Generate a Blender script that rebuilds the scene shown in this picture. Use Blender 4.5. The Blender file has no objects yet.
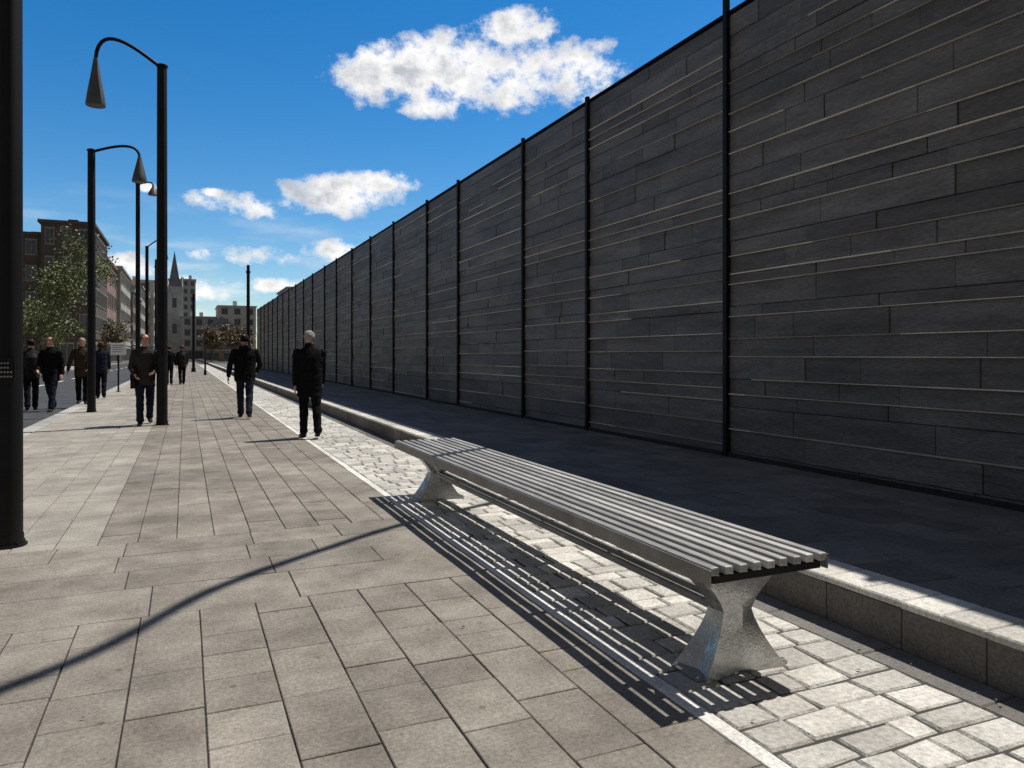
import bpy, bmesh, math, random
import numpy as np
from mathutils import Vector, Matrix, noise
from mathutils.bvhtree import BVHTree
random.seed(7)
R=random.Random
scene=bpy.context.scene
col=scene.collection
rad=math.radians
F=740.0; HOR=355.0; CAMZ=1.3
YAW=math.atan((512-185)/F)

# ------------------------------------------------------------ materials
def new_mat(name):
    m=bpy.data.materials.new(name); m.use_nodes=True
    nt=m.node_tree; b=nt.nodes['Principled BSDF']
    return m,nt,b
def N(nt,t,**k):
    n=nt.nodes.new(t)
    for a,v in k.items(): setattr(n,a,v)
    return n
def stone(name,c1,c2,rough=.8,scale=3.0,fine=60.0,var=.25,bump=.25,attr=True,spec=.3,metal=0.0,stain=.35,bdist=.004,stretch=None,simple=False,spots=0):
    m,nt,b=new_mat(name); L=nt.links.new
    tc=N(nt,'ShaderNodeTexCoord'); 
    vec=tc.outputs['Object']
    if stretch:
        mp=N(nt,'ShaderNodeMapping'); mp.inputs['Scale'].default_value=stretch
        L(vec,mp.inputs['Vector']); vec=mp.outputs['Vector']
    b.inputs['Roughness'].default_value=rough; b.inputs['Metallic'].default_value=metal
    b.inputs['Specular IOR Level'].default_value=spec
    n1=N(nt,'ShaderNodeTexNoise'); n1.inputs['Scale'].default_value=scale; n1.inputs['Detail'].default_value=2 if simple else 4; n1.inputs['Roughness'].default_value=.65
    L(vec,n1.inputs['Vector'])
    mix=N(nt,'ShaderNodeMix',data_type='RGBA'); mix.inputs[6].default_value=(*c1,1); mix.inputs[7].default_value=(*c2,1)
    r=N(nt,'ShaderNodeMapRange'); r.inputs[1].default_value=.3; r.inputs[2].default_value=.7
    L(n1.outputs['Fac'],r.inputs[0]); L(r.outputs[0],mix.inputs[0])
    if simple:
        L(mix.outputs[2],b.inputs['Base Color']); return m
    n2=N(nt,'ShaderNodeTexNoise'); n2.inputs['Scale'].default_value=fine; n2.inputs['Detail'].default_value=2; n2.inputs['Roughness'].default_value=.7
    n3=N(nt,'ShaderNodeTexNoise'); n3.inputs['Scale'].default_value=scale*.22; n3.inputs['Detail'].default_value=3; n3.inputs['Roughness'].default_value=.65
    for n in (n2,n3): L(vec,n.inputs['Vector'])
    def madd(x,mul,add):
        q=N(nt,'ShaderNodeMath',operation='MULTIPLY_ADD'); L(x,q.inputs[0]); q.inputs[1].default_value=mul; q.inputs[2].default_value=add; return q.outputs[0]
    def mulm(a,c):
        q=N(nt,'ShaderNodeMath',operation='MULTIPLY'); L(a,q.inputs[0]); L(c,q.inputs[1]); return q.outputs[0]
    k=madd(n2.outputs['Fac'],1.3,.35)
    k=mulm(k,madd(n3.outputs['Fac'],stain*2,1-stain))
    if attr:
        at=N(nt,'ShaderNodeAttribute'); at.attribute_name='rnd'
        k=mulm(k,madd(at.outputs['Fac'],var*2,1-var))
    if spots:
        vo=N(nt,'ShaderNodeTexVoronoi'); vo.inputs['Scale'].default_value=5; L(vec,vo.inputs['Vector'])
        q=N(nt,'ShaderNodeMapRange'); q.inputs[1].default_value=.05; q.inputs[2].default_value=.09; q.inputs[3].default_value=1-spots; q.inputs[4].default_value=1
        L(vo.outputs['Distance'],q.inputs[0]); k=mulm(k,q.outputs[0])
    v=N(nt,'ShaderNodeVectorMath',operation='SCALE'); L(mix.outputs[2],v.inputs[0]); L(k,v.inputs['Scale'])
    L(v.outputs[0],b.inputs['Base Color'])
    if bump>0:
        bp=N(nt,'ShaderNodeBump'); bp.inputs['Strength'].default_value=bump; bp.inputs['Distance'].default_value=bdist
        L(n2.outputs['Fac'],bp.inputs['Height']); L(bp.outputs[0],b.inputs['Normal'])
    return m

M_pave=stone('paving_stone',(.155,.137,.112),(.285,.257,.217),var=.13,stain=.55,bump=.7,spots=.4)
M_pave_light=stone('paving_light',(.24,.218,.185),(.355,.328,.28),var=.10,stain=.45,bump=.6,spots=.25)
M_joint=stone('joint_sand',(.035,.032,.028),(.06,.056,.05),simple=True)
M_sett=stone('granite_setts',(.37,.355,.32),(.60,.575,.525),var=.25,stain=.4,bump=.9,fine=45,bdist=.006)
M_edge=stone('granite_edging',(.56,.54,.50),(.72,.70,.65),var=.12,stain=.3,bump=.3)
M_kerb_shaded=stone('granite_kerb_shaded',(.11,.10,.09),(.17,.155,.14),var=.25,stain=.4,bump=.6)  # kerb face darker than its top: its shade is put into the colour
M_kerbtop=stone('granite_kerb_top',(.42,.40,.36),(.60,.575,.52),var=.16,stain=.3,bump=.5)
M_kerb2=stone('granite_road_kerb',(.3,.29,.27),(.42,.40,.37),var=.16,stain=.3,bump=.5)
M_foot_shade=stone('kerb_foot_shade',(.10,.095,.085),(.16,.15,.135),var=.2,stain=.3,bump=.5)  # dark strip along the kerb foot, the kerb's shadow painted as stone
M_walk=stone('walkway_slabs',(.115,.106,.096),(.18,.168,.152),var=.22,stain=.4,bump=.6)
M_asph=stone('asphalt',(.045,.045,.047),(.07,.07,.07),attr=False,scale=1.2,fine=90,bump=.6)
M_ground=stone('ground_soil',(.09,.085,.07),(.14,.13,.10),simple=True,scale=.2)
M_wall=stone('stone_cladding',(.088,.084,.082),(.175,.169,.165),rough=.55,var=.22,stain=.4,bump=1.0,scale=4,fine=48,stretch=(1,.3,1.8),spec=.45,bdist=.007)
M_wallcore=stone('wall_core',(.02,.02,.02),(.03,.03,.03),simple=True)
M_ledge_glint=stone('ledge_glint',(.42,.38,.31),(.68,.62,.52),rough=.5,var=.50,attr=True,bump=0,spec=.5,scale=1.0)  # pale strips on the wall: light catching the ledges, painted as colour
M_black=stone('black_steel',(.005,.005,.006),(.010,.010,.011),rough=.55,simple=True,spec=.22)
M_shadow_cable=stone('shadow_cable_rubber',(.015,.015,.015),(.02,.02,.02),simple=True)
M_wood=stone('bench_wood',(.20,.193,.18),(.44,.43,.405),rough=.5,var=.28,scale=10,fine=120,stretch=(1,.08,1),bump=.7,bdist=.002,spec=.55,stain=.35)
M_alu=stone('cast_aluminium',(.36,.36,.355),(.58,.58,.57),rough=.27,attr=False,metal=.85,scale=6,fine=90,bump=.22,spec=.5,stain=.35)
M_rail=stone('bench_rail_steel',(.17,.165,.155),(.29,.28,.265),rough=.42,attr=False,metal=.4,scale=5,fine=120,bump=.2,stain=.35)
M_paint=stone('white_road_paint',(.65,.65,.62),(.8,.8,.77),simple=True)
M_sign=stone('sign_white',(.75,.75,.75),(.82,.82,.82),simple=True)
def wallmat(name,c,**k):
    return stone(name,tuple(x*.8 for x in c),tuple(x*1.15 for x in c),attr=False,scale=.6,fine=6,bump=0,**k)
M_brown=wallmat('brick_brown',(.20,.165,.14)); M_red=wallmat('brick_red',(.25,.165,.13)); M_tan=wallmat('render_tan',(.38,.355,.32))  # building colours lightened and greyed, so distance haze is painted in
M_grey=wallmat('concrete_grey',(.38,.39,.40)); M_dark=wallmat('brick_dark',(.10,.078,.066)); M_cream=wallmat('stucco_cream',(.46,.44,.40)); M_frame=wallmat('frame_paint',(.25,.24,.22))
M_roof=wallmat('slate_roof',(.13,.14,.16))
def glass():
    m,nt,b=new_mat('window_glass'); b.inputs['Base Color'].default_value=(.04,.05,.06,1); b.inputs['Roughness'].default_value=.12; b.inputs['Specular IOR Level'].default_value=.6
    n=N(nt,'ShaderNodeTexNoise'); n.inputs['Scale'].default_value=.4
    bp=N(nt,'ShaderNodeBump'); bp.inputs['Strength'].default_value=.1; nt.links.new(n.outputs['Fac'],bp.inputs['Height']); nt.links.new(bp.outputs[0],b.inputs['Normal'])
    return m
M_glass=glass()
def cloth(name,c,rough=.9,bump=.35,sc=7):
    return stone(name,tuple(x*.75 for x in c),tuple(x*1.3 for x in c),rough=rough,attr=False,scale=sc,fine=30,bump=bump,bdist=.012,spec=.08,stain=.15)
M_skin=stone('skin',(.48,.27,.19),(.56,.33,.24),rough=.55,scale=20,simple=True)
M_bark=stone('bark',(.06,.048,.035),(.12,.095,.07),scale=8,simple=True)
def leafmat(name,c1,c2):
    m,nt,b=new_mat(name); at=N(nt,'ShaderNodeAttribute'); at.attribute_name='rnd'
    mix=N(nt,'ShaderNodeMix',data_type='RGBA'); mix.inputs[6].default_value=(*c1,1); mix.inputs[7].default_value=(*c2,1)
    nt.links.new(at.outputs['Fac'],mix.inputs[0]); nt.links.new(mix.outputs[2],b.inputs['Base Color']); b.inputs['Roughness'].default_value=.6
    return m
M_leaf=leafmat('leaf_green',(.05,.07,.018),(.19,.21,.07)); M_leaf2=leafmat('leaf_brown',(.08,.06,.03),(.2,.16,.10)); M_leaf3=leafmat('leaf_dark',(.03,.045,.015),(.09,.11,.04))

# ------------------------------------------------------------ mesh helpers
class MB:
    def __init__(s): s.v=[];s.f=[];s.m=[];s.r=[]
    def add(s,vs,fs,mi=0,r=None):
        o=len(s.v); s.v.extend([tuple(x) for x in vs]); r=random.random() if r is None else r
        for f in fs: s.f.append(tuple(i+o for i in f)); s.m.append(mi); s.r.append(r)
    def box(s,x0,x1,y0,y1,z0,z1,mi=0,r=None):
        vs=[(x0,y0,z0),(x1,y0,z0),(x1,y1,z0),(x0,y1,z0),(x0,y0,z1),(x1,y0,z1),(x1,y1,z1),(x0,y1,z1)]
        s.add(vs,[(0,3,2,1),(4,5,6,7),(0,1,5,4),(1,2,6,5),(2,3,7,6),(3,0,4,7)],mi,r)
    def tube(s,pts,rs,seg=10,mi=0,cap=True,r=None):
        pts=[Vector(p) for p in pts]; n=len(pts); rings=[]; vs=[]
        prev=None
        for i,p in enumerate(pts):
            t=(pts[min(i+1,n-1)]-pts[max(i-1,0)])
            if t.length<1e-9: t=Vector((0,0,1))
            t.normalize()
            if prev is None:
                ref=Vector((1,0,0)) if abs(t.x)<.9 else Vector((0,1,0))
                u=(ref-t*ref.dot(t)).normalized()
            else: u=(prev-t*prev.dot(t)).normalized()
            prev=u; w=t.cross(u)
            for k in range(seg):
                a=2*math.pi*k/seg; vs.append(p+(u*math.cos(a)+w*math.sin(a))*rs[i])
        fs=[]
        for i in range(n-1):
            for k in range(seg):
                fs.append((i*seg+k,i*seg+(k+1)%seg,(i+1)*seg+(k+1)%seg,(i+1)*seg+k))
        if cap:
            fs.append(tuple(reversed(range(seg)))); fs.append(tuple((n-1)*seg+k for k in range(seg)))
        s.add(vs,fs,mi,r)
    def obj(s,name,mats,parent=None,smooth=False,bevel=0,loc=None,rotz=0):
        me=bpy.data.meshes.new(name); me.from_pydata(s.v,[],s.f)
        for m in mats: me.materials.append(m)
        me.polygons.foreach_set('material_index',s.m)
        a=me.attributes.new('rnd','FLOAT','FACE'); a.data.foreach_set('value',s.r)
        if smooth: me.polygons.foreach_set('use_smooth',[True]*len(s.f))
        me.update()
        o=bpy.data.objects.new(name,me); col.objects.link(o)
        if parent: o.parent=parent
        if loc: o.location=loc
        if rotz: o.rotation_euler[2]=rotz
        if bevel:
            b=o.modifiers.new('b','BEVEL'); b.width=bevel; b.segments=2; b.limit_method='ANGLE'
        if smooth:
            try:
                me.set_sharp_from_angle(angle=rad(40))
            except Exception: pass
        return o
def empty(name,loc=(0,0,0)):
    e=bpy.data.objects.new(name,None); e.location=loc; col.objects.link(e); return e
def slab(mb,x0,x1,y0,y1,zf,ch=.003,gap=.0028,dep=.012,jit=0,rg=None,mi=0):
    rg=rg or random
    x0+=gap;x1-=gap;y0+=gap;y1-=gap
    j=lambda: rg.uniform(-jit,jit)
    c=[(x0+j(),y0+j()),(x1+j(),y0+j()),(x1+j(),y1+j()),(x0+j(),y1+j())]
    cx=(x0+x1)/2; cy=(y0+y1)/2
    dz=rg.uniform(-.0015,.0015); tx=rg.uniform(-.004,.004); ty=rg.uniform(-.004,.004)
    top=[];mid=[];bot=[]
    for x,y in c:
        z=zf(x,y)+dz+tx*(x-cx)+ty*(y-cy)
        sx=ch if x<cx else -ch; sy=ch if y<cy else -ch
        top.append((x+sx,y+sy,z)); mid.append((x,y,z-ch)); bot.append((x,y,z-dep))
    fs=[(0,1,2,3)]
    for k in range(4):
        k2=(k+1)%4; fs.append((4+k,4+k2,k2,k)); fs.append((8+k,8+k2,4+k2,4+k))
    mb.add(top+mid+bot,fs,mi,rg.random())
Z0=lambda x,y:0.0
def zone(mb,x0,x1,y0,y1,wr,lr,zf=Z0,rows=False,**k):
    k.setdefault('jit',.0012)
    if not rows:
        n=max(1,round((x1-x0)/wr)); w=(x1-x0)/n
        for i in range(n):
            y=y0
            first=True
            while y<y1-1e-6:
                l=random.uniform(*lr)
                if first: l*=random.uniform(.4,1); first=False
                if y1-(y+l)<lr[0]*.5: l=y1-y
                slab(mb,x0+i*w,x0+(i+1)*w,y,y+l,zf,**k); y+=l
    else:
        y=y0
        n=max(1,round((y1-y0)/wr)); w=(y1-y0)/n
        for i in range(n):
            x=x0; first=True
            while x<x1-1e-6:
                l=random.uniform(*lr)
                if first: l*=random.uniform(.4,1); first=False
                if x1-(x+l)<lr[0]*.5: l=x1-x
                slab(mb,x,x+l,y0+i*w,y0+(i+1)*w,zf,**k); x+=l

# ------------------------------------------------------------ ground
g=MB(); g.add([(-900,-300,-.16),(900,-300,-.16),(900,1800,-.16),(-900,1800,-.16)],[(0,1,2,3)]); g.obj('ground',[M_ground])
g=MB(); g.add([(-9.5,-40,-.10),(-2.62,-40,-.10),(-2.62,300,-.10),(-9.5,300,-.10)],[(0,1,2,3)])
road=g.obj('road',[M_asph])
g=MB()
for k in range(40):
    y=-10+k*6.; g.box(-6.1,-5.98,y,y+2.5,-.099,-.0955)
g.obj('road_marking',[M_paint])
g=MB(); g.box(-14,-9.5,-40,300,-.155,-.0); g.obj('far_pavement',[M_pave_light])
g=MB(); g.box(-2.5,3.0,-40,300,-.12,-.0075); g.obj('pavement_bed',[M_joint])
g=MB()
zone(g,-2.35,1.68,-2,4.1,.27,(.18,.55))
zone(g,-2.35,1.68,4.1,4.62,.52,(.5,1.1),rows=True)
zone(g,-2.35,1.68,4.62,5.75,.38,(.4,.9),rows=True)
zone(g,-.55,1.68,5.75,60,.25,(.3,.62))
zone(g,-.55,1.68,60,150,.5,(1.,1.6))
g.obj('pavement',[M_pave])
g=MB()
zone(g,-2.35,-.55,5.75,12.,.26,(.25,.45)); zone(g,-2.35,-.55,12.,12.5,.5,(.4,.7),rows=True); zone(g,-2.35,-.55,12.5,60,.26,(.3,.6)); zone(g,-2.35,-.55,60,150,.6,(1,1.6))
g.obj('pavement_light',[M_pave_light])
g=MB()
y=-2.
while y<150: l=random.uniform(.8,1.1); slab(g,1.68,1.75,y,y+l,lambda x,y:.003,gap=.0015); y+=l
g.obj('pavement_edging',[M_edge])
g=MB()
y=-3.
while y<150: l=.9; slab(g,-2.62,-2.35,y,y+l,lambda x,y:.0,gap=.003,dep=.12,ch=.012); y+=l
g.obj('road_kerb',[M_kerb2])
g=MB()
y=-2.
while y<110:
    x=1.753; wrow=random.uniform(.12,.19)*(1 if y<40 else 2)
    while x<2.68:
        l=random.uniform(.13,.28)
        if 2.69-(x+l)<.1: l=2.69-x
        slab(g,x,x+l,y,y+wrow,Z0,ch=.009,gap=.0045,jit=.008); x+=l
    y+=wrow
g.obj('setts',[M_sett])
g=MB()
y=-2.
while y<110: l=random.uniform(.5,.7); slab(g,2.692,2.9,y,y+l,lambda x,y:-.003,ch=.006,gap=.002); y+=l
g.obj('kerb_foot_shade_strip',[M_foot_shade])
# a few fallen leaves and bits of grit
g=MB()
rl=R(77)
for i in range(90):
    x=rl.uniform(-2.2,2.85) if i%2 else rl.gauss(2.8,.05); y=rl.uniform(1.5,14); a=rl.uniform(0,6.28); s_=rl.uniform(.005,.014)
    if x>2.88: x=2.86
    ca,sa_=math.cos(a)*s_,math.sin(a)*s_
    g.add([(x-ca,y-sa_,.006),(x+sa_*.5,y-ca*.5,.011),(x+ca,y+sa_,.007),(x-sa_*.5,y+ca*.5,.009)],[(0,1,2,3)],0,rl.random())
g.obj('fallen_leaves',[M_leaf2])
# raised walkway
KX=2.9; KH=.21
WX=5.89; WB=.10
def zw(x,y): return KH+(WB-KH)*max(0,min(1,(x-3.2)/(WX-3.2)))
g=MB()
y=-2.3
while y<110: 
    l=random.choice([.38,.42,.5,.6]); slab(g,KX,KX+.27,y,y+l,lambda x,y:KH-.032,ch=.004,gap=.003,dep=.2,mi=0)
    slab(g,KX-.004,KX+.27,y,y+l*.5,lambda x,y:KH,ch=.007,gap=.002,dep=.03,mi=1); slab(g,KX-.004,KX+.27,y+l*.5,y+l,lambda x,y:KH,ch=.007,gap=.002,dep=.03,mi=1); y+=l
g.obj('walkway_kerb',[M_kerb_shaded,M_kerbtop])
g=MB(); g.add([(KX+.01,-40,.17),(6.3,-40,.06),(6.3,300,.06),(KX+.01,300,.17),(KX+.01,-40,-.1),(KX+.01,300,-.1)],[(0,1,2,3),(4,0,3,5)]); g.obj('walkway_bed',[M_joint])
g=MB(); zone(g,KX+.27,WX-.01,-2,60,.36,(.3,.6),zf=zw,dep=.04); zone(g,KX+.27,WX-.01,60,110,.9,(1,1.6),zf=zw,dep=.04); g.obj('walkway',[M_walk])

# ------------------------------------------------------------ boundary wall
WT=5.35; WY0=-8.; 
posts=[-5.2,-2.2,.9,3.35,6.99,10.3,12.75,16.4,18.85,22.3,25.4,28.5,31.7,34.6,38.1]
while posts[-1]<69: posts.append(posts[-1]+3.1)
WEND=posts[-1]
wall=empty('stone_wall')
g=MB(); g.box(WX+.035,WX+.35,WY0,WEND,-.1,WT-.01); g.obj('core',[M_wallcore],wall)
g=MB(); t=MB()
courses=[];z=WB-.03
rg=R(3)
while z<WT-.06:
    h=rg.choice([.12,.15,.18,.21,.26]); 
    if WT-.04-(z+h)<.12: h=WT-.04-z
    courses.append((z,z+h)); z+=h
edges=[WY0]+posts
for pi in range(len(edges)-1):
    ya,yb=edges[pi]+.03,edges[pi+1]-.03
    dzp=rg.uniform(-.05,.05)
    for ci,(z0,z1) in enumerate(courses):
        a=z0+(dzp if ci>0 else 0); b=z1+(dzp if ci<len(courses)-1 else 0)
        y=ya
        while y<yb-1e-6:
            l=rg.uniform(.5,1.9)
            if yb-(y+l)<.35: l=yb-y
            d=rg.uniform(-.009,.008); gp=.0028
            x0=WX+d
            cz=.004
            vs=[(x0+cz,y+gp,a+gp),(x0+cz,y+l-gp,a+gp),(x0+cz,y+l-gp,b-gp),(x0+cz,y+gp,b-gp),
                (x0,y+gp+cz,a+gp+cz),(x0,y+l-gp-cz,a+gp+cz),(x0,y+l-gp-cz,b-gp-cz),(x0,y+gp+cz,b-gp-cz),
                (WX+.035,y+gp,a+gp),(WX+.035,y+l-gp,a+gp),(WX+.035,y+l-gp,b-gp),(WX+.035,y+gp,b-gp)]
            fs=[(4,7,6,5)]
            for k in range(4):
                k2=(k+1)%4; fs.append((k,4+k,4+k2,k2)); fs.append((8+k,k,k2,8+k2))
            g.add(vs,fs,0,rg.random()); y+=l
        if ci>0 and (ci%2==0 or rg.random()<.4):
            y=ya
            while y<yb-.05:
                l=min(rg.uniform(.8,3.5),yb-y)
                if rg.random()<.88: 
                    hh=rg.uniform(.0038,.007); t.box(WX-.022,WX+.004,y,y+l-.004,a-hh,a+hh,0,rg.random())
                y+=l
g.obj('cladding',[M_wall],wall); t.obj('ledge_glint_strips',[M_ledge_glint],wall)
g=MB(); g.box(WX-.02,WX+.37,WY0,WEND+.05,WT-.01,WT+.012); g.obj('coping',[M_black],wall)
g=MB()
for p in posts: 
    g.box(WX-.055,WX+.0,p-.032,p+.032,WB-.02,WT+(.06 if p!=6.99 else .50))
g.obj('posts',[M_black],wall)
g=MB(); g.box(WX-.035,WX-.012,WY0,WEND,WB-.03,WB+.05); g.obj('plinth',[M_wallcore],wall)

# ------------------------------------------------------------ bench
bench=empty('park_bench',(0,0,0))
BX0,BX1,BY0,BY1=1.80,2.38,2.23,6.77; SZ=.50
g=MB(); ns=9; w=.0405; gap=(BX1-BX0-ns*w)/(ns-1)
for i in range(ns):
    x=BX0+i*(w+gap); g.box(x,x+w,BY0+random.uniform(-.003,.003),BY1,SZ-.032,SZ+random.uniform(-.0015,.0015),0,random.random())
g.obj('seat_slats',[M_wood],bench,bevel=.006)
g=MB()
ys=[BY0+.012,BY0+.30,3.4,4.2,5.0,5.8,BY1-.34,BY1-.05]
for y in ys: g.box(BX0+.02,BX1-.02,y,y+.035,SZ-.064,SZ-.0345)
g.obj('cross_bars',[M_black],bench,bevel=.002)
g=MB()
g.box(BX0-.008,BX0-.001,BY0-.002,BY1+.002,SZ-.066,SZ-.006)
g.box(BX1+.001,BX1+.008,BY0-.002,BY1+.002,SZ-.066,SZ-.006)
g.obj('side_rails',[M_rail],bench,bevel=.0015)
def leg(yc,name):
    """flared cast leg: hourglass with curved sides and a folded crease on each face"""
    m=MB(); cx=(BX0+BX1)/2; H=SZ-.0645; zc=.245; vs=[]; nr=0
    zs=[0,.018,.06,.11,.16,.205,.245,.285,.33,.375,.41,H]
    for z in zs:
        tt=(z-zc)/(H-zc) if z>zc else (zc-z)/zc
        q=tt**1.35
        hx=.072+(.160 if z>zc else .135)*q; hy=.050+(.030 if z>zc else .060)*q
        cr=.030*(1-tt)-.030*q       # crease out at waist, folded in at ends
        cxr=.012*(1-tt)-.045*q
        vs+= [(cx-hx,yc-hy,z),(cx,yc-hy-cr,z),(cx+hx,yc-hy,z),(cx+hx+cxr,yc,z),(cx+hx,yc+hy,z),(cx,yc+hy+cr,z),(cx-hx,yc+hy,z),(cx-hx-cxr,yc,z)]
        nr+=1
    fs=[]
    for i in range(nr-1):
        for k in range(8):
            fs.append((i*8+k,i*8+(k+1)%8,(i+1)*8+(k+1)%8,(i+1)*8+k))
    fs.append(tuple(reversed(range(8)))); fs.append(tuple((nr-1)*8+k for k in range(8)))
    m.add(vs,fs)
    m.box(cx-.235,cx+.235,yc-.085,yc+.085,.0,.010)
    for sx_ in (-1,1):
        for sy_ in (-1,1): m.tube([(cx+sx_*.222,yc+sy_*.07,.009),(cx+sx_*.222,yc+sy_*.07,.020)],[.009,.008],8)
    o=m.obj(name,[M_alu],bench,smooth=True)
    bm=bmesh.new(); bm.from_mesh(o.data); bmesh.ops.recalc_face_normals(bm,faces=bm.faces); 
    for e_ in bm.edges:
        if len(e_.link_faces)==2 and e_.calc_face_angle(0)>rad(14): e_.smooth=False
    bm.to_mesh(o.data); bm.free()
leg(2.47,'leg_1'); leg(6.42,'leg_2')
g=MB(); cx=(BX0+BX1)/2; g.box(cx-.055,cx-.02,2.52,6.37,.222,.252); g.box(cx+.02,cx+.055,2.52,6.37,.222,.252); g.obj('stretcher',[M_rail],bench,bevel=.004)

# ------------------------------------------------------------ lamps & poles
M_shade=stone('lamp_shade_metal',(.05,.055,.06),(.08,.085,.09),rough=.5,simple=True,spec=.4)
def lamp(x,y,h,r,dirx,reach,zb=0,conelen=.85,label=False,rise=.45):
    e=empty('street_lamp',(x,y,zb))
    m=MB(); m.tube([(0,0,0),(0,0,h*.5),(0,0,h)],[r*1.04,r,r*.93],20); m.tube([(0,0,h-.0),(0,0,h+.03),(0,0,h+.05)],[r*1.1,r*1.1,r*.6],20)
    o=m.obj('pole',[M_black],e,smooth=True)
    m=MB(); m.tube([(0,0,0),(0,0,.015)],[r*1.35,r*1.35],20); m.tube([(0,0,.0151),(0,0,.08)],[r*1.12,r*1.1],20)
    for k in range(4):
        a=k*math.pi/2+.7; m.tube([(r*1.25*math.cos(a),r*1.25*math.sin(a),.014),(r*1.25*math.cos(a),r*1.25*math.sin(a),.03)],[.008,.008],6)
    m.obj('base_plate',[M_black],e,smooth=True)
    if reach:
        m=MB(); pts=[]
        P0=Vector((0,0,h-.02)); P3=Vector((dirx*reach,0,h-.02)); 
        for i in range(17):
            s=i/16.
            p=(1-s)**3*P0+3*(1-s)**2*s*Vector((dirx*reach*.25,0,h+rise*.35))+3*(1-s)*s*s*Vector((dirx*reach*.95,0,h+rise*2.0))+s**3*P3
            pts.append(p)
        m.tube(pts,[r*.36]*17,10); m.obj('arm',[M_black],e,smooth=True)
        m=MB(); z=h-.02; X=dirx*reach; c=conelen
        m.tube([(X,0,z+.03),(X,0,z-.05),(X,0,z-.3*c),(X,0,z-.75*c),(X,0,z-.97*c),(X,0,z-c)],[.03,.045,.075,.14,.165,.16],20)
        m.obj('shade',[M_shade],e,smooth=True)
    if label:
        m=MB(); m.box(-.055,.055,-r*1.05-.012,-r*1.05,1.12,1.28); m.obj('label',[M_black],e)
        m=MB()
        for zz in (1.15,1.18,1.21,1.24):
            for i in range(5): 
                if random.random()<.75: m.box(-.045+i*.018,-.035+i*.018,-r*1.05-.016,-r*1.05-.0125,zz,zz+.010)
        m.obj('label_print',[M_cream],e)
    return e
lamp(-1.10,6.0,6.9,.082,-1,1.3,label=True)
lamp(-.39,15.2,6.65,.092,-1,1.08,rise=.4)
lamp(-1.95,19.3,5.95,.085,1,.98,conelen=.6,rise=.2)
lamp(-1.4,26.9,6.85,.07,1,.45,conelen=.3,rise=.1)
lamp(-1.9,45,7.2,.09,1,.9,conelen=.6)
lamp(-1.2,.4,8.0,.09,-1,1.3)
def mast(x,y,h,r,zb=0):
    m=MB(); m.tube([(0,0,0),(0,0,.3),(0,0,.31),(0,0,h),(0,0,h+.04)],[r*1.5,r*1.4,r,r*.8,r*.3],12)
    m.box(-r*1.8,r*1.8,-r*1.8,r*1.8,0,.03); m.tube([(0,0,h*.93),(0,0,h*.93+.12)],[r*1.15,r*1.15],12)
    m.obj('utility_pole',[M_black],loc=(x,y,zb),smooth=True)
mast(3.1,42.,5.9,.10,.2); mast(.6,62,6.,.11); mast(-2.0,62,8.5,.11); mast(1.2,52,2.2,.06)
SA,SB=.545,.15
S=[(-5.7,-.8,8.0),(-3.3,1.3,7.5),(-.67,3.40,7.05),(-.38,3.66,7.0),(-.16,3.98,6.92),(0.0,4.26,6.85),(.2,4.50,6.78),(.5,4.76,6.68),(.95,5.12,6.54),(1.4,5.48,6.38),(2.1,5.85,6.05),(2.7,6.13,5.78)]
cu=bpy.data.curves.new('unseen_shadow_cable','CURVE'); cu.dimensions='3D'; cu.bevel_depth=.045; cu.bevel_resolution=3  # unseen cable, added and shaped to cast the curved shadow on the paving
sp=cu.splines.new('NURBS'); sp.points.add(len(S)-1)
for i,(sx,sy,z) in enumerate(S): sp.points[i].co=(sx+SA*z,sy+SB*z,z,1)
sp.use_endpoint_u=True; sp.order_u=4; sp.resolution_u=8
o=bpy.data.objects.new('unseen_shadow_cable',cu); o.data.materials.append(M_shadow_cable); col.objects.link(o)

e=empty('notice_sign',(-2.15,29.5,0)); m=MB(); m.tube([(0,0,0),(0,0,1.75)],[.03,.03],10); m.box(-.07,.07,-.07,.07,0,.02); m.obj('post',[M_black],e)
m=MB(); m.box(-.24,.24,-.055,-.035,1.3,1.72); m.obj('board',[M_sign],e,bevel=.005)
m=MB(); 
for k in range(4): m.box(-.18,.18-.07*(k%2),-.058,-.0555,1.62-k*.07,1.635-k*.07)
m.obj('print',[M_dark],e)

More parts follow.
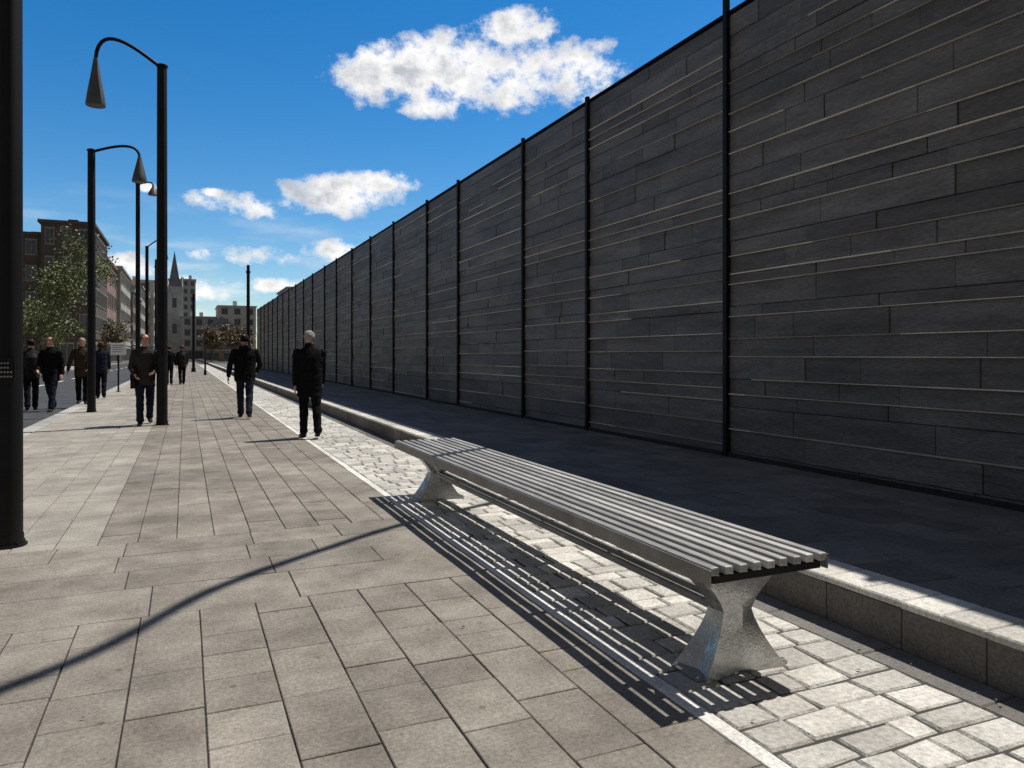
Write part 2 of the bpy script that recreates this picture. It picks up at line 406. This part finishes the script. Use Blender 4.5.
# ------------------------------------------------------------ people
def person(x,y,z,h,heading,jacket,trouser,hair,skinm=M_skin,legs=((18,6),(-16,14)),arms=((-14,12,8),(16,18,8)),long=0.0,hairlen=0,bag=None,seed=0,wide=1.0,lean=2,hood=False,pack=False):
    rg=R(seed); V=[];Fc=[];lab=[]
    def loft(cs,rr,label,seg=14,ref=(1,0,0),capk=.6):
        cs=[Vector(c) for c in cs]; n=len(cs)
        t0=(cs[0]-cs[1]).normalized(); t1=(cs[-1]-cs[-2]).normalized()
        r0=min(rr[0]);r1=min(rr[-1])
        C=[cs[0]+t0*r0*capk,cs[0]+t0*r0*capk*.7]+cs+[cs[-1]+t1*r1*capk*.7,cs[-1]+t1*r1*capk]
        Q=[tuple(a*.3 for a in rr[0]),tuple(a*.72 for a in rr[0])]+list(rr)+[tuple(a*.72 for a in rr[-1]),tuple(a*.3 for a in rr[-1])]
        o=len(V); m=len(C)
        for i in range(m):
            t=(C[min(i+1,m-1)]-C[max(i-1,0)]).normalized(); rf=Vector(ref); u=(rf-t*rf.dot(t)).normalized(); w=t.cross(u)
            for k in range(seg):
                a=2*math.pi*k/seg; V.append(C[i]+u*math.cos(a)*Q[i][0]+w*math.sin(a)*Q[i][1])
        for i in range(m-1):
            for k in range(seg): Fc.append((o+i*seg+k,o+i*seg+(k+1)%seg,o+(i+1)*seg+(k+1)%seg,o+(i+1)*seg+k)); lab.append(label)
        Fc.append(tuple(o+k for k in reversed(range(seg)))); lab.append(label)
        Fc.append(tuple(o+(m-1)*seg+k for k in range(seg))); lab.append(label)
    W=wide
    ln=math.tan(rad(lean))
    sy=lambda z:(z-.92)*ln
    tor=[(.80-long,.172*W,.135),(.86,.178*W,.142),(.95,.182*W,.145),(1.05,.178*W,.138),(1.18,.184*W,.14),(1.30,.196*W,.14),(1.38,.197*W,.128),(1.43,.172*W,.105),(1.465,.118,.085),(1.49,.074,.072)]
    if long>0: tor=[(.80-long,.182*W,.145),(.80,.182*W,.14)]+tor[1:]
    loft([(0,sy(a),a) for a,_,_ in tor],[(b,c) for _,b,c in tor],0,seg=20,capk=.15)
    loft([(0,sy(1.47),1.47),(0,sy(1.47)+.004,1.535)],[(.082,.08),(.070,.070)],0,capk=.05)
    if hood: loft([(-.09,sy(1.47)-.05,1.47),(-.05,sy(1.47)-.10,1.48),(.05,sy(1.47)-.10,1.48),(.09,sy(1.47)-.05,1.47)],[(.045,.05),(.055,.06),(.055,.06),(.045,.05)],0,ref=(0,1,0),capk=.4)
    if pack:
        loft([(0,-.19,1.02),(0,-.20,1.12),(0,-.20,1.3),(0,-.17,1.40)],[(.13,.07),(.15,.09),(.14,.085),(.11,.06)],3,capk=.3)
    hy=sy(1.63)+.015
    loft([(0,sy(1.47),1.45),(0,hy-.01,1.58)],[(.054,.058),(.05,.055)],1,capk=.1)
    hd=[(1.525,.036,.040,.035),(1.545,.05,.058,.022),(1.575,.062,.078,.010),(1.61,.070,.090,.003),(1.645,.075,.096,0),(1.68,.076,.097,-.003),(1.71,.068,.087,-.006),(1.735,.048,.062,-.008)]
    loft([(0,hy+d,a) for a,b,c,d in hd],[(b,c) for a,b,c,d in hd],1,seg=18,capk=.4)
    loft([(0,hy+.092,1.655),(0,hy+.105,1.625),(0,hy+.096,1.612)],[(.009,.009),(.014,.013),(.013,.01)],1,seg=8)
    for s in (-1,1): loft([(s*.078,hy-.005,1.665),(s*.082,hy-.008,1.64),(s*.077,hy-.002,1.615)],[(.008,.016),(.008,.019),(.007,.011)],1,seg=8)
    ank=[]
    for s,(th,kb) in zip((-1,1),legs):
        hp=Vector((s*.085,0,.93)); a=rad(th); b2=rad(th-kb)
        kn=hp+Vector((s*.006,math.sin(a),-math.cos(a)))*.44; an=kn+Vector((-s*.02,math.sin(b2),-math.cos(b2)))*.41
        f=lambda p,q,t:p.lerp(q,t)
        loft([hp,f(hp,kn,.3),f(hp,kn,.7),kn,f(kn,an,.25)+Vector((0,-.008,0)),f(kn,an,.6),f(kn,an,.86),f(kn,an,.99)],[(.098,.105),(.094,.098),(.080,.082),(.072,.075),(.072,.077),(.064,.070),(.064,.072),(.068,.078)],2)
        ank.append((s,an,b2))
    zmin=min(an.z for _,an,_ in ank)
    for s,an,b2 in ank:
        lift=an.z-zmin
        p=-max(0,min(rad(32),lift*3.2)) if b2<0 else max(0,min(rad(15),lift*2.))
        d=Vector((s*.12,math.cos(p),math.sin(p))).normalized()
        dn=Vector((0,0,-1))
        h0=an+dn*.045
        loft([h0-d*.055,h0,h0+d*.07+dn*.006,h0+d*.14+dn*.014,h0+d*.185+dn*.018],[(.034,.036),(.04,.042),(.043,.034),(.045,.026),(.034,.02)],3)
        loft([an+dn*-.04,h0],[(.04,.046),(.042,.046)],3)
    hands=[]
    for s,(sh,el,out) in zip((-1,1),arms):
        S0=Vector((s*.175*W,sy(1.41),1.405)); a=rad(sh); o_=rad(out)
        d1=Vector((s*math.sin(o_),math.sin(a)*math.cos(o_),-math.cos(a)*math.cos(o_))); E=S0+d1*.295
        a2=rad(sh+el); inn=math.sin(o_)*.4-(.0 if el<35 else .55*math.sin(rad(el)))
        d2=Vector((s*inn,math.sin(a2),-math.cos(a2))).normalized(); Wr=E+d2*.25
        f=lambda p,q,t:p.lerp(q,t)
        loft([S0-d1*.01,f(S0,E,.25),f(S0,E,.7),E,f(E,Wr,.35),f(E,Wr,.96)],[(.068,.074),(.068,.074),(.060,.066),(.056,.060),(.053,.057),(.044,.048)],0)
        hands.append((s,Wr,d2))
    def remesh(V_,F_,vox):
        me=bpy.data.meshes.new('t'); me.from_pydata([tuple(v) for v in V_],[],F_); ob=bpy.data.objects.new('t',me); col.objects.link(ob)
        bm=bmesh.new(); bm.from_mesh(me); bmesh.ops.recalc_face_normals(bm,faces=bm.faces); bm.to_mesh(me); bm.free()
        md=ob.modifiers.new('r','REMESH'); md.mode='VOXEL'; md.voxel_size=vox
        sm=ob.modifiers.new('s','SMOOTH'); sm.factor=.5; sm.iterations=3 if vox>.006 else 1
        dg=bpy.context.evaluated_depsgraph_get(); m2=bpy.data.meshes.new_from_object(ob.evaluated_get(dg))
        bpy.data.objects.remove(ob); return m2
    bvh=BVHTree.FromPolygons([tuple(v) for v in V],Fc)
    bm_=remesh(V,Fc,.0105)
    out_f=[tuple(p.vertices) for p in bm_.polygons]; out_m=[]
    isc=[0]*len(bm_.vertices)
    for p in bm_.polygons:
        r=bvh.find_nearest(p.center); l_=lab[r[2]] if r[2] is not None else 0; out_m.append(l_)
        if l_ in (0,2):
            for i in p.vertices: isc[i]=1
    out_v=[]
    for i,v in enumerate(bm_.vertices):
        c=v.co
        if isc[i]:
            q=noise.noise(Vector((c.x*9+seed*7,c.y*9,c.z*14)))*.010+noise.noise(Vector((c.x*18,c.y*18+seed,c.z*30)))*.0035
            c=c+v.normal*q
        out_v.append(tuple(c))
    V=[];Fc=[];lab=[]
    for s,Wr,d2 in hands:
        sp_=(Vector((0,1,0))-d2*d2.y); 
        if sp_.length<.3: sp_=Vector((0,0,1))-d2*d2.z
        sp_.normalize(); nn=d2.cross(sp_).normalized(); 
        if nn.x*s<0: nn=-nn
        refn=tuple(nn)
        loft([Wr-d2*.01,Wr+d2*.02,Wr+d2*.05,Wr+d2*.09],[(.02,.026),(.016,.032),(.017,.040),(.013,.038)],1,seg=10,ref=refn)
        for i,(o_,L_) in enumerate(((.029,.072),(.010,.08),(-.010,.075),(-.028,.058))):
            b0=Wr+d2*.085+sp_*o_; c1=b0+d2*L_*.45-nn*.006; c2=c1+(d2*.85-nn*.5).normalized()*L_*.32; c3=c2+(d2*.6-nn*.8).normalized()*L_*.25
            loft([b0,c1,c2,c3],[(.0088,.0088),(.0083,.0083),(.0076,.0076),(.0066,.0066)],1,seg=8,ref=refn)
        b0=Wr+d2*.03+sp_*.03; c1=b0+(d2*.7+sp_*.6-nn*.3).normalized()*.04; c2=c1+(d2*.95+sp_*.15-nn*.3).normalized()*.032
        loft([b0,c1,c2],[(.012,.012),(.0098,.0098),(.0078,.0078)],1,seg=8,ref=refn)
    hm=remesh(V,Fc,.0042)
    o=len(out_v); out_v+= [tuple(v.co) for v in hm.vertices]; out_f+=[tuple(i+o for i in p.vertices) for p in hm.polygons]; out_m+=[1]*len(hm.polygons)
    def ell(cx,cy,cz,rx,ry,rz,mi,keep=None,nz=0,seg=24,rings=16):
        o=len(out_v); 
        for i in range(rings+1):
            th=math.pi*i/rings
            for k in range(seg):
                ph=2*math.pi*k/seg; d=Vector((math.sin(th)*math.cos(ph),math.sin(th)*math.sin(ph),math.cos(th)))
                q=1+nz*noise.noise(d*4+Vector((seed*3.1,0,0)))+nz*.5*noise.noise(d*11)
                out_v.append((cx+d.x*rx*q,cy+d.y*ry*q,cz+d.z*rz*q))
        for i in range(rings):
            for k in range(seg):
                f=(o+i*seg+k,o+(i+1)*seg+k,o+(i+1)*seg+(k+1)%seg,o+i*seg+(k+1)%seg)
                c=sum((Vector(out_v[j]) for j in f),Vector())/4
                if keep and not keep(c): continue
                out_f.append(f); out_m.append(mi)
    def keep(c):
        yy=c.y-hy; 
        lim=1.60-hairlen if yy<.0 else 1.60+ (yy/.1)*.105
        if yy>.02 and hairlen==0 and c.z<1.66: return False
        return c.z>lim
    ell(0,hy-.01,1.655-hairlen*.35,.088+hairlen*.05,.108,.100+hairlen*.4,4,keep,nz=.16)
    for s in (-1,1):
        ell(s*.029,hy+.083,1.643,.012,.008,.007,5,seg=10,rings=6)
        ell(s*.030,hy+.087,1.664,.016,.006,.0035,4,seg=10,rings=6)
    ell(0,hy+.088,1.588,.022,.007,.005,6,seg=10,rings=6)
    if bag:
        bx=.2*bag
        mbb=MB(); mbb.box(bx-.05,bx+.05,-.16,.14,.72,.98); mbb.box(bx-.055,bx+.055,-.165,.145,.9,.99)
        mbb.tube([(bx,0,.98),(bx*.9,.02,1.2),(bx*.55,.13,1.33),(-bx*.2,.08,1.47),(-bx*.5,-.04,1.44),(-bx*.1,-.15,1.3),(bx*.8,-.12,1.1),(bx,0,.98)],[.014]*8,6)
        o=len(out_v); out_v+=[tuple(v) for v in mbb.v]; out_f+=[tuple(i+o for i in f) for f in mbb.f]; out_m+=[5]*len(mbb.f)
    k=h/1.75; zsh=-(zmin-.045-.042)
    out_v=[(a*k,b*k,(c+zsh)*k) for a,b,c in out_v]
    me=bpy.data.meshes.new('pedestrian'); me.from_pydata(out_v,[],out_f)
    for m_ in (jacket,skinm,trouser,M_shoe,hair,M_eye,M_lip): me.materials.append(m_)
    me.polygons.foreach_set('material_index',out_m); me.polygons.foreach_set('use_smooth',[True]*len(out_f)); me.update()
    ob=bpy.data.objects.new('pedestrian',me); col.objects.link(ob); ob.location=(x,y,z); ob.rotation_euler[2]=rad(heading)
    return ob
M_shoe=cloth('shoe_leather',(.02,.018,.017),rough=.5,bump=.1)
M_eye=cloth('dark_detail',(.015,.012,.01),rough=.4,bump=.1); M_lip=cloth('lip',(.35,.14,.12),bump=0)
J_black=cloth('coat_black',(.007,.007,.008)); J_navy=cloth('coat_navy',(.012,.016,.027)); J_char=cloth('coat_charcoal',(.024,.022,.021)); J_brown=cloth('coat_brown',(.05,.036,.026)); J_grey=cloth('coat_grey',(.036,.034,.033))
T_black=cloth('trousers_black',(.007,.007,.009)); T_jean=cloth('jeans_dark',(.014,.018,.03))
H_grey=cloth('hair_grey',(.30,.28,.26),sc=40); H_brown=cloth('hair_brown',(.05,.03,.018),sc=40); H_black=cloth('hair_black',(.015,.012,.01),sc=40); H_silver=cloth('hair_silver',(.2,.19,.18),sc=40)
person(1.79,11.9,0,1.68,3,J_black,T_black,H_grey,legs=((7,2),(-12,10)),arms=((-6,10,5),(8,16,5)),long=.12,seed=1,wide=1.14)
person(1.13,16.2,0,1.76,-4,J_black,T_jean,H_black,legs=((22,8),(-15,18)),arms=((-16,24,16),(14,40,18)),seed=2,wide=1.18,lean=6,hood=True)
person(-.68,15.35,0,1.69,182,J_grey,T_jean,H_brown,legs=((-14,14),(14,4)),arms=((6,62,14),(4,50,14)),seed=3,bag=1,hairlen=.02,hood=True)
person(-.62,35.2,0,1.7,0,J_black,T_black,H_black,legs=((14,4),(-14,12)),seed=4)
person(-.12,35.8,0,1.74,5,J_char,T_black,H_brown,legs=((-12,12),(16,4)),seed=5,pack=True)
person(-3.05,21.5,-.1,1.86,165,J_black,T_jean,H_brown,legs=((16,6),(-16,14)),arms=((-14,30,10),(14,40,10)),seed=6,long=.08,hood=True)
person(-3.55,22.0,-.1,1.80,10,J_char,T_black,H_black,legs=((-12,10),(12,4)),seed=7,pack=True)
person(-2.5,22.6,0,1.75,185,J_brown,T_black,H_silver,legs=((8,4),(-8,8)),arms=((10,40,10),(-4,12,22)),seed=8,long=.06,bag=-1)
person(-2.3,25.2,0,1.70,5,J_navy,T_black,H_brown,legs=((10,4),(-12,12)),seed=9,hairlen=.05)

# ------------------------------------------------------------ trees
def tree(name,x,y,h,cr,nleaf,leafm,leafsz=.11,seed=0,zb=-.1,trunk=.13,crownlow=.35):
    rg=R(seed); e=empty(name,(x,y,zb)); m=MB(); tips=[]
    def br(p,d,l,r,dep):
        pts=[p];rs=[r];q=Vector(p);dd=Vector(d)
        for i in range(4):
            dd=(dd+Vector((rg.uniform(-1,1),rg.uniform(-1,1),rg.uniform(-.3,.7)))*.16).normalized(); q=q+dd*l/4; pts.append(q.copy()); rs.append(r*(1-.13*(i+1)))
            if dep<4 and i>=1 :
                for _ in range(1 if dep>0 else 2):
                    a=rg.uniform(0,6.28); side=Vector((math.cos(a),math.sin(a),rg.uniform(.0,.5)))
                    br(q.copy(),(dd*.45+side*.9).normalized(),l*rg.uniform(.5,.72),rs[-1]*.55,dep+1)
        m.tube(pts,rs,7 if dep<2 else 4,cap=False)
        if dep>=2: tips.extend(pts[1:])
    br(Vector((0,0,0)),Vector((0,0,1)),h*crownlow*1.5,trunk,0)
    m.obj('branches',[M_bark],e,smooth=True)
    lm=MB(); 
    for i in range(nleaf):
        t=rg.choice(tips); off=Vector((rg.gauss(0,1),rg.gauss(0,1),rg.gauss(0,1)))*cr*.085
        c=t+off; n=Vector((rg.uniform(-1,1),rg.uniform(-1,1),rg.uniform(-.2,1))).normalized(); u=n.orthogonal().normalized(); w=n.cross(u)
        s_=leafsz*rg.uniform(.6,1.3); lm.add([c-u*s_,c-w*s_*.6,c+u*s_,c+w*s_*.6],[(0,1,2,3)],0,rg.random())
    lm.obj('leaves',[leafm],e)
    return e
tree('street_tree',-9.3,55,8.8,4.4,8500,M_leaf,leafsz=.09,seed=5)
tree('street_tree',-11.5,74,6.,4.,5000,M_leaf,leafsz=.12,seed=8)
tree('street_tree',-9.6,112,6.,3.,3500,M_leaf2,leafsz=.15,seed=11)
tree('street_tree',4.5,150,6.5,4,3500,M_leaf2,leafsz=.2,seed=13)
tree('street_tree',9.5,160,7.5,5,3500,M_leaf2,leafsz=.2,seed=14)
tree('street_tree',-12.8,50,6,4.,6000,M_leaf3,leafsz=.12,seed=15)

# ------------------------------------------------------------ buildings
def building(name,x0,x1,y0,y1,h,mat,st=4,faces='SE',bw=2.6,flat=True,roofh=3,seed=0,chim=2):
    rg=R(seed); e=empty(name); m=MB(); m.box(x0,x1,y0,y1,-.15,h); m.obj('walls',[mat],e)
    fr=MB(); gl=MB(); sh=h/st
    def face(ax):
        L=(x1-x0) if ax=='S' else (y1-y0); n=max(1,int(L/bw)); w=L/n
        for i in range(n):
            c=(i+.5)*w
            for s in range(st):
                zb=s*sh+sh*.28; zt=s*sh+sh*.80; hw=w*.23
                if s==0: zb=.3; zt=sh*.78; hw=w*.36
                if ax=='S':
                    X=x0+c; fr.box(X-hw-.12,X+hw+.12,y0-.10,y0-.0,zb-.14,zb); fr.box(X-hw-.12,X+hw+.12,y0-.08,y0,zt,zt+.2)
                    fr.box(X-hw-.09,X-hw,y0-.06,y0,zb,zt); fr.box(X+hw,X+hw+.09,y0-.06,y0,zb,zt); fr.box(X-.03,X+.03,y0-.05,y0-.025,zb,zt)
                    gl.box(X-hw,X+hw,y0-.022,y0-.005,zb,zt)
                else:
                    Y=y0+c; fr.box(x1,x1+.10,Y-hw-.12,Y+hw+.12,zb-.14,zb); fr.box(x1,x1+.08,Y-hw-.12,Y+hw+.12,zt,zt+.2)
                    fr.box(x1,x1+.06,Y-hw-.09,Y-hw,zb,zt); fr.box(x1,x1+.06,Y+hw,Y+hw+.09,zb,zt); fr.box(x1+.025,x1+.05,Y-.03,Y+.03,zb,zt)
                    gl.box(x1+.005,x1+.022,Y-hw,Y+hw,zb,zt)
    for a in faces: face(a)
    fr.obj('window_frames',[M_frame],e); gl.obj('window_panes',[M_glass],e)
    c=MB(); c.box(x0-.3,x1+.3,y0-.3,y1+.3,h+.002,h+.35); c.box(x0-.12,x1+.12,y0-.12,y1+.12,sh*1.0-.1,sh+.12)
    for k in range(chim):
        X=rg.uniform(x0+1,x1-1.6);Y=rg.uniform(y0+1,y1-2); c.box(X,X+1.1,Y,Y+.8,h+.352,h+.35+rg.uniform(1,2.2))
    c.obj('cornice_and_chimneys',[mat if flat else M_grey],e)
    if not flat:
        r=MB(); xm=(x0+x1)/2; r.add([(x0,y0,h+.352),(x1,y0,h+.352),(x1,y1,h+.352),(x0,y1,h+.352),(xm,y0+.5,h+roofh),(xm,y1-.5,h+roofh)],[(0,1,4),(1,2,5,4),(2,3,5),(3,0,4,5)]); r.obj('roof',[M_roof],e)
    return e
building('brick_building',-15.2,-10,100,118,16.6,M_dark,5,seed=1,bw=1.7,chim=3)
building('brick_building',-19.5,-15.25,101,118,15.2,M_dark,5,seed=2,bw=2.0)
building('brick_building',-14,-10.2,118.3,136,14.8,M_red,4,seed=3)
building('apartment_building',-15,-9.6,136.5,160,15.5,M_tan,5,seed=4)
building('apartment_building',-16,-9.2,160.5,190,13.5,M_brown,4,seed=5,flat=False)
building('apartment_building',-16,-9.2,190.5,230,17.,M_tan,5,seed=6,bw=3.4)
building('apartment_building',-17,-8.,231,290,22.,M_cream,6,seed=7,bw=4)
building('brick_house',-30,-22,70,84,7.5,M_brown,3,seed=8,flat=False)
building('office_tower',-6,4,330,345,32,M_grey,10,seed=9,bw=2.5,faces='S')
building('apartment_building',-1,9,250,270,13,M_grey,4,seed=10,bw=3,faces='S')
building('apartment_building',9.2,20,240,260,16,M_cream,5,seed=11,bw=3,faces='S')
building('office_building',22,60,180,200,17,M_grey,5,seed=12,bw=3,faces='S')
building('brick_house',4,11,178,190,7.,M_red,3,seed=13,faces='S',flat=False)
e=empty('church',(-3.0,255,0)); m=MB(); m.box(-2.3,2.3,-2.3,2.3,-.15,22); m.box(-2.5,2.5,-2.5,2.5,22.002,22.5); 
for sx_ in (-1,1):
    for sy_ in (-1,1): m.tube([(sx_*2.1,sy_*2.1,22.5),(sx_*2.1,sy_*2.1,24.5),(sx_*2.1,sy_*2.1,26)],[.35,.3,.03],6)
m.obj('tower',[M_grey],e)
m=MB(); m.add([(-1.8,-1.8,22.502),(1.8,-1.8,22.502),(1.8,1.8,22.502),(-1.8,1.8,22.502),(0,0,34)],[(0,1,4),(1,2,4),(2,3,4),(3,0,4)]); m.obj('spire',[M_roof],e)
m=MB(); 
for z in (8,16): m.box(-.6,.6,-2.35,-2.305,z,z+3)
m.obj('louvre_windows',[M_glass],e)

# ------------------------------------------------------------ world
w=bpy.data.worlds.new('World'); scene.world=w; w.use_nodes=True; nt=w.node_tree; L=nt.links.new
try:
    w.cycles.sampling_method='MANUAL'; w.cycles.sample_map_resolution=512
except Exception: pass
bg=nt.nodes['Background']
sky=N(nt,'ShaderNodeTexSky'); sky.sky_type='NISHITA'; sky.sun_disc=False
sd=Vector((SA,SB,1)).normalized(); el=math.asin(sd.z); az=math.atan2(sd.x,sd.y)
sky.sun_elevation=el; sky.sun_rotation=az; sky.air_density=1.0; sky.dust_density=.2; sky.ozone_density=3; sky.altitude=200
def M(op,a,b=None,c=None,clamp=False):
    n=N(nt,'ShaderNodeMath',operation=op); n.use_clamp=clamp
    for i,q in enumerate((a,b,c)):
        if q is None: continue
        if isinstance(q,(int,float)): n.inputs[i].default_value=q
        else: L(q,n.inputs[i])
    return n.outputs[0]
tc=N(nt,'ShaderNodeTexCoord'); sx=N(nt,'ShaderNodeSeparateXYZ'); L(tc.outputs['Generated'],sx.inputs[0])
AZ=M('ARCTAN2',sx.outputs[0],sx.outputs[1]); EL=M('ARCSINE',sx.outputs[2])
def ang(px,py):
    t=math.atan((px-512)/F); return YAW+t, math.atan((HOR-py)/F*math.cos(t))
blobs=[(400,78,74,32),(490,76,112,38),(575,68,60,24),(515,30,38,20),(425,108,34,10),
 (262,206,58,14),(330,196,56,18),(380,181,32,12),
 (213,193,10,5),(146,187,9,5),
 (250,257,56,11),(338,251,38,12),(270,285,62,8),(190,290,50,12),(128,268,26,16)]
def noise_at(dx,dy,scale,detail=6,rough=.6):
    cb=N(nt,'ShaderNodeCombineXYZ'); L(M('ADD',AZ,dx),cb.inputs[0]); L(M('MULTIPLY',M('ADD',EL,dy),1.25),cb.inputs[1]); cb.inputs[2].default_value=.37
    n=N(nt,'ShaderNodeTexNoise'); n.inputs['Scale'].default_value=scale; n.inputs['Detail'].default_value=detail; n.inputs['Roughness'].default_value=rough
    L(cb.outputs[0],n.inputs['Vector']); return n.outputs['Fac']
nz=noise_at(0,0,15,7,.64)
dens=None
for (px,py,hw,hh) in blobs:
    a0,e0=ang(px,py)
    wa=abs(ang(px+hw,py)[0]-ang(px-hw,py)[0])/2; we=abs(ang(px,py-hh)[1]-ang(px,py+hh)[1])/2
    u=M('MULTIPLY_ADD',AZ,1/wa,-a0/wa); v=M('MULTIPLY_ADD',EL,1/we,-e0/we)
    d=M('MULTIPLY_ADD',u,u,M('MULTIPLY',v,v))
    dens=d if dens is None else M('SMOOTH_MIN',dens,d,.5)
dens=M('MAXIMUM',M('SUBTRACT',1.15,dens),-2.6)
D0=M('ADD',M('MULTIPLY',dens,.74),M('MULTIPLY',M('SUBTRACT',nz,.485),5.0))
cover=N(nt,'ShaderNodeMapRange',interpolation_type='SMOOTHSTEP'); cover.inputs[1].default_value=-.05; cover.inputs[2].default_value=.95; L(D0,cover.inputs[0])
wcb=N(nt,'ShaderNodeCombineXYZ'); L(AZ,wcb.inputs[0]); L(M('MULTIPLY',EL,5.0),wcb.inputs[1])
wn=N(nt,'ShaderNodeTexNoise'); wn.inputs['Scale'].default_value=7; wn.inputs['Detail'].default_value=5; L(wcb.outputs[0],wn.inputs['Vector'])
wm=N(nt,'ShaderNodeMapRange',interpolation_type='SMOOTHSTEP'); wm.inputs[1].default_value=.45; wm.inputs[2].default_value=.72; L(wn.outputs['Fac'],wm.inputs[0])
wh=N(nt,'ShaderNodeMapRange'); wh.inputs[1].default_value=.2; wh.inputs[2].default_value=.04; L(EL,wh.inputs[0])
wisp=M('MULTIPLY',M('MULTIPLY',wm.outputs[0],wh.outputs[0]),.85)
cov=M('MAXIMUM',cover.outputs[0],wisp)
n2=noise_at(-.014,-.028,15,5,.6)
lit=M('ADD',M('MULTIPLY',M('SUBTRACT',nz,n2),-2.4),.90)
lit=M('SUBTRACT',lit,M('MULTIPLY',M('MAXIMUM',M('SUBTRACT',D0,.9),0.0),.14),clamp=True)
litm=M('MAXIMUM',lit,.25)
STR=.1
cm=N(nt,'ShaderNodeMix',data_type='RGBA'); L(litm,cm.inputs[0]); 
CS=1/STR
cm.inputs[6].default_value=(.34*CS,.39*CS,.47*CS,1); cm.inputs[7].default_value=(1.06*CS,1.04*CS,1.02*CS,1)
hs=N(nt,'ShaderNodeHueSaturation'); hs.inputs['Saturation'].default_value=1.42; hs.inputs['Value'].default_value=1.22; L(sky.outputs[0],hs.inputs['Color'])
cdir=Vector((math.sin(YAW)*math.cos(.26),math.cos(YAW)*math.cos(.26),math.sin(.26)))
dp=N(nt,'ShaderNodeVectorMath',operation='DOT_PRODUCT'); L(tc.outputs['Generated'],dp.inputs[0]); dp.inputs[1].default_value=cdir
fill_mask=N(nt,'ShaderNodeMapRange',interpolation_type='SMOOTHSTEP'); fill_mask.inputs[1].default_value=.66; fill_mask.inputs[2].default_value=.45; L(M('ADD',dp.outputs['Value'],M('MULTIPLY',M('SUBTRACT',wn.outputs['Fac'],.5),.12)),fill_mask.inputs[0])
fill_deck=N(nt,'ShaderNodeMix',data_type='RGBA'); L(M('MULTIPLY',fill_mask.outputs[0],.93),fill_deck.inputs[0]); L(hs.outputs[0],fill_deck.inputs[6]); fill_deck.inputs[7].default_value=(.155*CS,.151*CS,.150*CS,1)  # grey cloud bank added outside the view to neutralise the shadow fill
mx=N(nt,'ShaderNodeMix',data_type='RGBA'); L(cov,mx.inputs[0]); L(fill_deck.outputs[2],mx.inputs[6]); L(cm.outputs[2],mx.inputs[7])
L(mx.outputs[2],bg.inputs['Color']); bg.inputs['Strength'].default_value=STR

sl=bpy.data.lights.new('sun','SUN'); sl.energy=5.0; sl.angle=rad(.5); sl.color=(1,.955,.885)
so=bpy.data.objects.new('sun',sl); so.rotation_euler=sd.to_track_quat('Z','Y').to_euler(); col.objects.link(so)

cam=bpy.data.cameras.new('camera'); cam.sensor_width=36; cam.lens=F/1024*36; cam.shift_y=-(384-HOR)/1024; cam.clip_end=4000; cam.clip_start=.05
co=bpy.data.objects.new('camera',cam); co.location=(0,0,CAMZ); co.rotation_euler=(rad(90),0,-YAW); col.objects.link(co); scene.camera=co
scene.view_settings.view_transform='Standard'; scene.view_settings.look='None'; scene.view_settings.exposure=0
